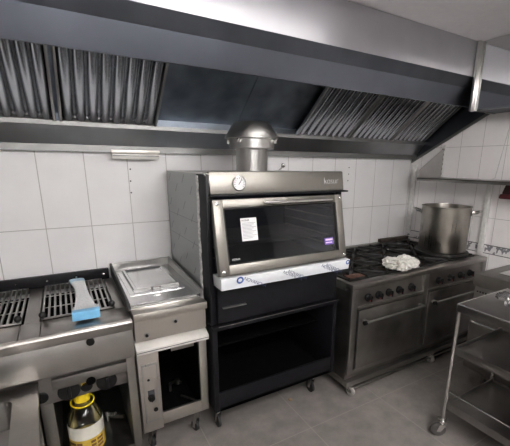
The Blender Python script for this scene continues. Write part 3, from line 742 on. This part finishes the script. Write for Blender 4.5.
def bar_grid(x0, x1, n, label, balls):
    gd = thing('grill_grid', ((x0+x1)/2, 2.29, .886), label, 'grill grid', 'bar grids on the char grill')
    b = MB()
    for k in range(n):
        x = x0+(x1-x0)*k/(n-1)
        b.box(x-.0048, x+.0048, 2.005, 2.555, .884, .898, .002)
    b.build('bars', 'grid_steel', gd)
    for y in (2.003, 2.558): MB().box(x0-.006, x1+.006, y-.005, y+.005, .8862, .897, .002).build('end_bar', 'dark_steel', gd)
    for y in (2.19, 2.38): MB().tube([(x0, y, .882), (x1, y, .882)], .003, 8).build('cross_rod', 'dark_steel', gd)
    for x in balls:
        MB().ball((x, 2.0, .915), .0165).lathe([(.008, .8975), (.008, .905)], (x, 2.0, 0), 12).build('ball_handle', 'rubber', gd)
bar_grid(-.605, -.246, 15, 'left hand bar grid of the char grill, at picture edge', (-.252, -.6))
bar_grid(-.153, .160, 13, 'right hand bar grid of char grill under the blue brush', (-.152, .163))
# broom head lying over the right grid
br = thing('brush_head', (.035, 2.2, .899), 'white bristle brush with bright blue head lying across the right grill grid', 'brush')
MB().hexa([(-.028, 1.872, .899), (.095, 1.868, .899), (.100, 1.912, .899), (-.025, 1.916, .899), (-.026, 1.872, .944), (.094, 1.868, .944), (.098, 1.912, .944), (-.022, 1.916, .944)], .004).build('brush_block', 'blue_plastic', br)
def bristle_rings(stations, n=44, amp=.0005):
    rings = []
    for (y, xa, xb, h) in stations:
        ring = []
        for k in range(n):
            a = 2*PI*k/n; c_, s_ = math.cos(a), math.sin(a)
            x = (xa+xb)/2+(xb-xa)/2*(abs(c_)**.7)*(1 if c_ > 0 else -1)
            z = .8995+h/2+h/2*(abs(s_)**.7)*(1 if s_ > 0 else -1)
            j = amp*(1 if k % 2 else -1)*(1 if s_ > -.3 else 0)
            ring.append((x, y, z+j))
        rings.append(ring)
    return rings
MB().loft(bristle_rings([(1.914, -.020, .094, .038), (1.96, -.016, .088, .040), (2.05, -.008, .080, .038), (2.2, .004, .070, .034), (2.33, .004, .066, .030), (2.42, -.006, .064, .028), (2.47, -.014, .064, .028)])).build('bristles', 'bristle_white', br)
MB().loft(bristle_rings([(2.4705, -.0145, .064, .028), (2.51, -.022, .064, .028), (2.545, -.024, .062, .024)])).build('bristle_tips', 'bristle_blue', br, label='pale blue far end of the bristles')
fz = MB()
for k in range(70):
    x = random.uniform(-.02, .098); y0 = 1.915; L = random.uniform(.02, .05)
    fz.box(x-.0012, x+.0012, y0, y0+L, .936, .9375+random.uniform(0, .006))
fz.build('bristle_roots', 'white_paper', br)

# oil bottle in the grill cabinet
ob = thing('oil_bottle', (-.035, 1.96, .10), 'large clear oil bottle with yellow cap inside grill cabinet', 'bottle')
bc = (-.035, 1.96, 0)
MB().lathe([(.070, .101), (.082, .108), (.085, .13), (.084, .20), (.080, .205), (.084, .21), (.085, .30), (.080, .33), (.060, .366), (.034, .392), (.024, .402), (.024, .418)], bc, 40).build('bottle_body', 'bottle_pet', ob)
MB().lathe([(.066, .104), (.078, .112), (.080, .132), (.079, .195), (.05, .196)], bc, 32).build('oil', 'oil_yellow', ob)
def arc_shell(mb, r, z0, z1, a0, a1, n=20):
    v = []; f = []
    for k in range(n+1):
        a = a0+(a1-a0)*k/n
        for rr in (r, r+.0012):
            for z in (z0, z1): v.append((bc[0]+rr*math.cos(a), bc[1]+rr*math.sin(a), z))
    for k in range(n):
        i = 4*k; j = i+4
        f += [(i, i+1, j+1, j), (i+2, j+2, j+3, i+3), (i, j, j+2, i+2), (i+1, i+3, j+3, j+1)]
    f += [(0, 2, 3, 1), (4*n, 4*n+1, 4*n+3, 4*n+2)]
    mb._add(v, f); return mb
lb = arc_shell(MB(), .0858, .222, .298, -PI*.98, PI*.02).build('paper_label', 'oil_label', ob)
lb2 = arc_shell(MB(), .0858, .135, .2215, -PI*.98, PI*.02).build('printed_label', 'label_yellow', ob)
for i, (a0, a1) in enumerate(((-.90, -.72), (-.70, -.60), (-.45, -.36), (-.33, -.2))):
    for z in (.150, .172, .194): arc_shell(MB(), .0872, z, z+.014, PI*a0, PI*a1, 6).build('print_block', 'label_dark', lb2)
cp = MB().lathe([(.040, .4185), (.040, .438), (.036, .462), (.026, .472), (.012, .475)], bc, 32).build('cap', 'yellow_plastic', ob)
MB().tube([(bc[0]+.055*math.cos(2*PI*k/28), bc[1]+.05*math.sin(2*PI*k/28)-.005, (.412+.010*math.sin(2*PI*k/28))) for k in range(28)], .0038, 8, closed=True).build('carry_ring', 'yellow_plastic', cp)

# low stand with a recessed pan in the left foreground
ls = thing('low_stand', (-.34, 1.5, 0), 'low steel stand with rounded recessed pan in left foreground below grill', 'stand')
zt = .60
zt = .64
def rrect(x0, x1, y0, y1, r, n=6):
    out = []
    for cx, cy, a0 in ((x1-r, y1-r, 0), (x0+r, y1-r, PI/2), (x0+r, y0+r, PI), (x1-r, y0+r, 1.5*PI)):
        for k in range(n+1):
            a = a0+PI/2*k/n; out.append((cx+r*math.cos(a), cy+r*math.sin(a)))
    return out
SM = Matrix.Translation((-.201, 1.85, 0)) @ Matrix.Rotation(.045, 4, 'Z')
OX = (-.60, 0.); OY = (-.85, 0.)
inner = rrect(-.51, -.095, -.66, -.092, .035); outer = []
for (x, y) in inner:      # outer border matched vertex by vertex
    ox = OX[1] if x > -.30 else OX[0]; oy = OY[1] if y > -.38 else OY[0]
    outer.append((min(OX[1], max(OX[0], -.3025+(x+.3025)*(.3/.2075))), min(OY[1], max(OY[0], -.376+(y+.376)*(.43/.284)))))
m = MB(); n = len(inner)
def ring(pts, z): return [tuple(SM @ Vector((x, y, z))) for x, y in pts]
corner = []
for (x, y) in inner:
    sx = 1 if x > -.3025 else -1; sy = 1 if y > -.376 else -1
    corner.append((x, y))
sq = rrect(OX[0], OX[1], OY[0], OY[1], .004)
m.loft([ring(sq, zt-.035), ring(sq, zt), ring(inner, zt), ring(inner, zt-.004)], cap=False)
m.build('stand_top', 'worn_steel', ls)
m = MB(); m.loft([ring(inner, zt-.002), ring(inner, zt-.14)], cap=False); m._add(ring(inner, zt-.14), [tuple(range(n))])
m.build('recessed_pan', 'dark_steel', ls)
for x in (-.57, -.03):
    for y in (-.82, -.03): MB().box(x-.014, x+.014, y-.014, y+.014, 0, zt-.03, .003, SM).build('leg', 'worn_steel', ls)

# ------------------------------------------------------------------ trolley
tl = thing('serving_trolley', (2.13, .65, 0), 'three tier steel trolley on casters in right foreground', 'trolley')
TX0, TX1, TY0, TY1 = 1.865, 2.40, .25, 1.105
TXc = ((TX0+.012, TY1-.012), (TX1-.012, TY1-.012), (TX0+.012, TY0+.012), (TX1-.012, TY0+.012))
for x, y in TXc:
    MB().tube([(x, y, .118), (x, y, .842)], .0115, 14).build('pole', 'chrome', tl)
    caster(tl, x, y, .1175, .046, 'caster_grey', .022, ang=(.9 if x < 2 else .3))
tp = MB(); tp.box(TX0, TX1, TY0, TY1, .843, .889, .003); tp.build('top_shelf', 'trolley_steel', tl)
eg = MB(); eg.tube([(TX0+.002, TY0, .888), (TX0+.002, TY1-.002, .888)], .0025, 6); eg.tube([(TX0+.002, TY1-.002, .888), (TX1, TY1-.002, .888)], .0025, 6)
eg.build('shelf_edge', 'chrome', tl, label='bright rolled edge of the top shelf')
for z, nm in ((.598, 'middle_shelf'), (.222, 'lower_shelf')):
    s = MB(); s.box(TX0+.022, TX1-.022, TY0+.02, TY1-.02, z, z+.006, .001)
    s.box(TX0+.022, TX0+.026, TY0+.02, TY1-.02, z-.028, z+.018, .001); s.box(TX1-.026, TX1-.022, TY0+.02, TY1-.02, z-.028, z+.018, .001)
    s.box(TX0+.024, TX1-.024, TY1-.024, TY1-.02, z-.028, z+.03, .001); s.box(TX0+.024, TX1-.024, TY0+.02, TY0+.024, z-.028, z+.03, .001)
    s.build(nm, 'trolley_steel', tl)
MB().tube([(TX0+.012, TY0+.012, .322), (TX0+.012, TY1-.012, .322)], .0045, 10).build('side_rail', 'chrome', tl)
MB().tube([(TX1-.012, TY0+.012, .322), (TX1-.012, TY1-.012, .322)], .0045, 10).build('side_rail', 'chrome', tl)
o = crumple((2.15, 1.0, .913), (.028, .045, .036), 8.3, .45, 4, .3).build('plastic_wrap', 'clear_wrap'); tag(o, 'crumpled clear plastic wrap on trolley top, the farther of two', 'plastic wrap')
o = crumple((2.09, .915, .913), (.03, .04, .036), 5.7, .45, 4, .9).build('plastic_wrap', 'clear_wrap'); tag(o, 'crumpled clear plastic wrap on trolley top nearest picture edge', 'plastic wrap')

# ------------------------------------------------------------------ counter on the right wall
cu = thing('cooking_counter', (2.87, .9, 0), 'dark steel cooking counter on casters along right wall behind trolley', 'counter')
MB().box(2.49, 3.20, .3, 1.38, .812, .905, .006).build('counter_top', 'range_steel', cu)
MB().box(2.62, 3.16, .45, 1.28, .9055, .911, .003).build('hot_plate', 'cover_steel', cu, label='bright polished hot plate')
MB().box(2.505, 3.20, .32, 1.37, .158, .8115, .003).build('body', 'dark_steel', cu)
vs = MB()
for k in range(8): vs.box(2.5025, 2.5052, 1.20+k*.02, 1.21+k*.02, .768, .778)
vs.build('vent_slots', 'knob_black', cu)
MB().lathe([(.014, 0), (.012, -.012)], (0, 0, 0), 16, 'x', M=Matrix.Translation((2.5045, 1.185, .776))).build('thermostat_knob', 'chrome', cu)
dr = MB().box(2.498, 2.5045, .45, 1.345, .20, .66, .002).build('door', 'dark_steel', cu)
h = MB(); h.tube([(2.4975, 1.335, .545), (2.47, 1.335, .553), (2.455, 1.32, .556), (2.452, 1.29, .556), (2.452, .62, .556), (2.4975, .60, .556)], .009, 12)
h.build('handle', 'chrome', dr)
for x, y in ((2.58, 1.24), (3.12, 1.24), (2.58, .42), (3.12, .42)): caster(cu, x, y, .1575, .045, 'caster_grey', ang=2.4)

o = MB().hexa([(1.225, 1.855, .0005), (1.255, 1.85, .0005), (1.262, 1.872, .0005), (1.235, 1.885, .0005), (1.23, 1.858, .008), (1.252, 1.855, .006), (1.256, 1.87, .010), (1.238, 1.878, .007)], .002).build('food_scrap', 'scrap_brown'); tag(o, 'small brown scrap on the floor in front of the oven', 'scrap')

# ------------------------------------------------------------------ lights: ceiling batten lamp by the hood, plus two unseen fill lamps added
def lamp(loc, length, label, mat='fill_lamp_on'):
    l = thing('ceiling_or_fill_lamp', loc, label, 'ceiling lamp', 'ceiling lamp of the kitchen and added fill lamps')
    x, y, z = loc
    if mat == 'lamp_on':
        MB().box(x-length/2, x+length/2, y-.09, y+.09, z-.05, z-.0005, .006).build('lamp_body', 'white_paint', l)
        MB().box(x-length/2+.02, x+length/2-.02, y-.07, y+.07, z-.075, z-.0505, .006).build('lamp_diffuser', mat, l)
    else:      # added fill batten on two rods, open on top to brighten the ceiling
        for sx in (-1, 1): MB().tube([(x+sx*length*.35, y, z-.165), (x+sx*length*.35, y, z-.0005)], .005).build('rod', 'white_paint', l)
        MB().box(x-length/2, x+length/2, y-.03, y+.03, z-.22, z-.165, .004).build('lamp_body', 'white_paint', l)
        for sy in (-1, 1): MB().tube([(x-length/2+.02, y+sy*.055, z-.19), (x+length/2-.02, y+sy*.055, z-.19)], .02, 12).build('lamp_tube', mat, l)
lamp((1.1, 1.33, ZC), 1.25, 'ceiling batten lamp above the cooks in front of the hood', 'lamp_on')
lamp((1.15, -.4, ZC), 1.15, 'second batten lamp added out of view as fill light towards the rear')  # unseen fill lamp, added to even out the light
lamp((-.05, -1.25, ZC), 1.15, 'third batten lamp added out of view to flatten the light from the rear')  # another unseen fill lamp, added for flatter light

w = bpy.data.worlds.new('world'); S.world = w; w.use_nodes = True
w.node_tree.nodes['Background'].inputs[0].default_value = (.5, .5, .52, 1); w.node_tree.nodes['Background'].inputs[1].default_value = .05

# ------------------------------------------------------------------ camera
cam = bpy.data.cameras.new('camera'); co = bpy.data.objects.new('camera', cam); COL.objects.link(co)
yw, pt, rl = .5409, -.25376, .01025
F = Vector((math.sin(yw)*math.cos(pt), math.cos(yw)*math.cos(pt), math.sin(pt)))
rt = Vector((math.cos(yw), -math.sin(yw), 0)); up = rt.cross(F)
r2 = rt*math.cos(rl)+up*math.sin(rl); u2 = -rt*math.sin(rl)+up*math.cos(rl)
Rm = Matrix((r2, u2, -F)).transposed()
co.matrix_world = Matrix.Translation((0, 0, 1.65)) @ Rm.to_4x4()
cam.sensor_width = 36; cam.sensor_fit = 'HORIZONTAL'; cam.lens = 356.93*36/510
cam.shift_x = (255-277.08)/510; cam.shift_y = (256.65-223)/510; cam.clip_start = .02
S.camera = co
S.view_settings.view_transform = 'Standard'; S.view_settings.look = 'None'; S.view_settings.gamma = 1
S.view_settings.use_curve_mapping = False
S.view_settings.exposure = 1.75
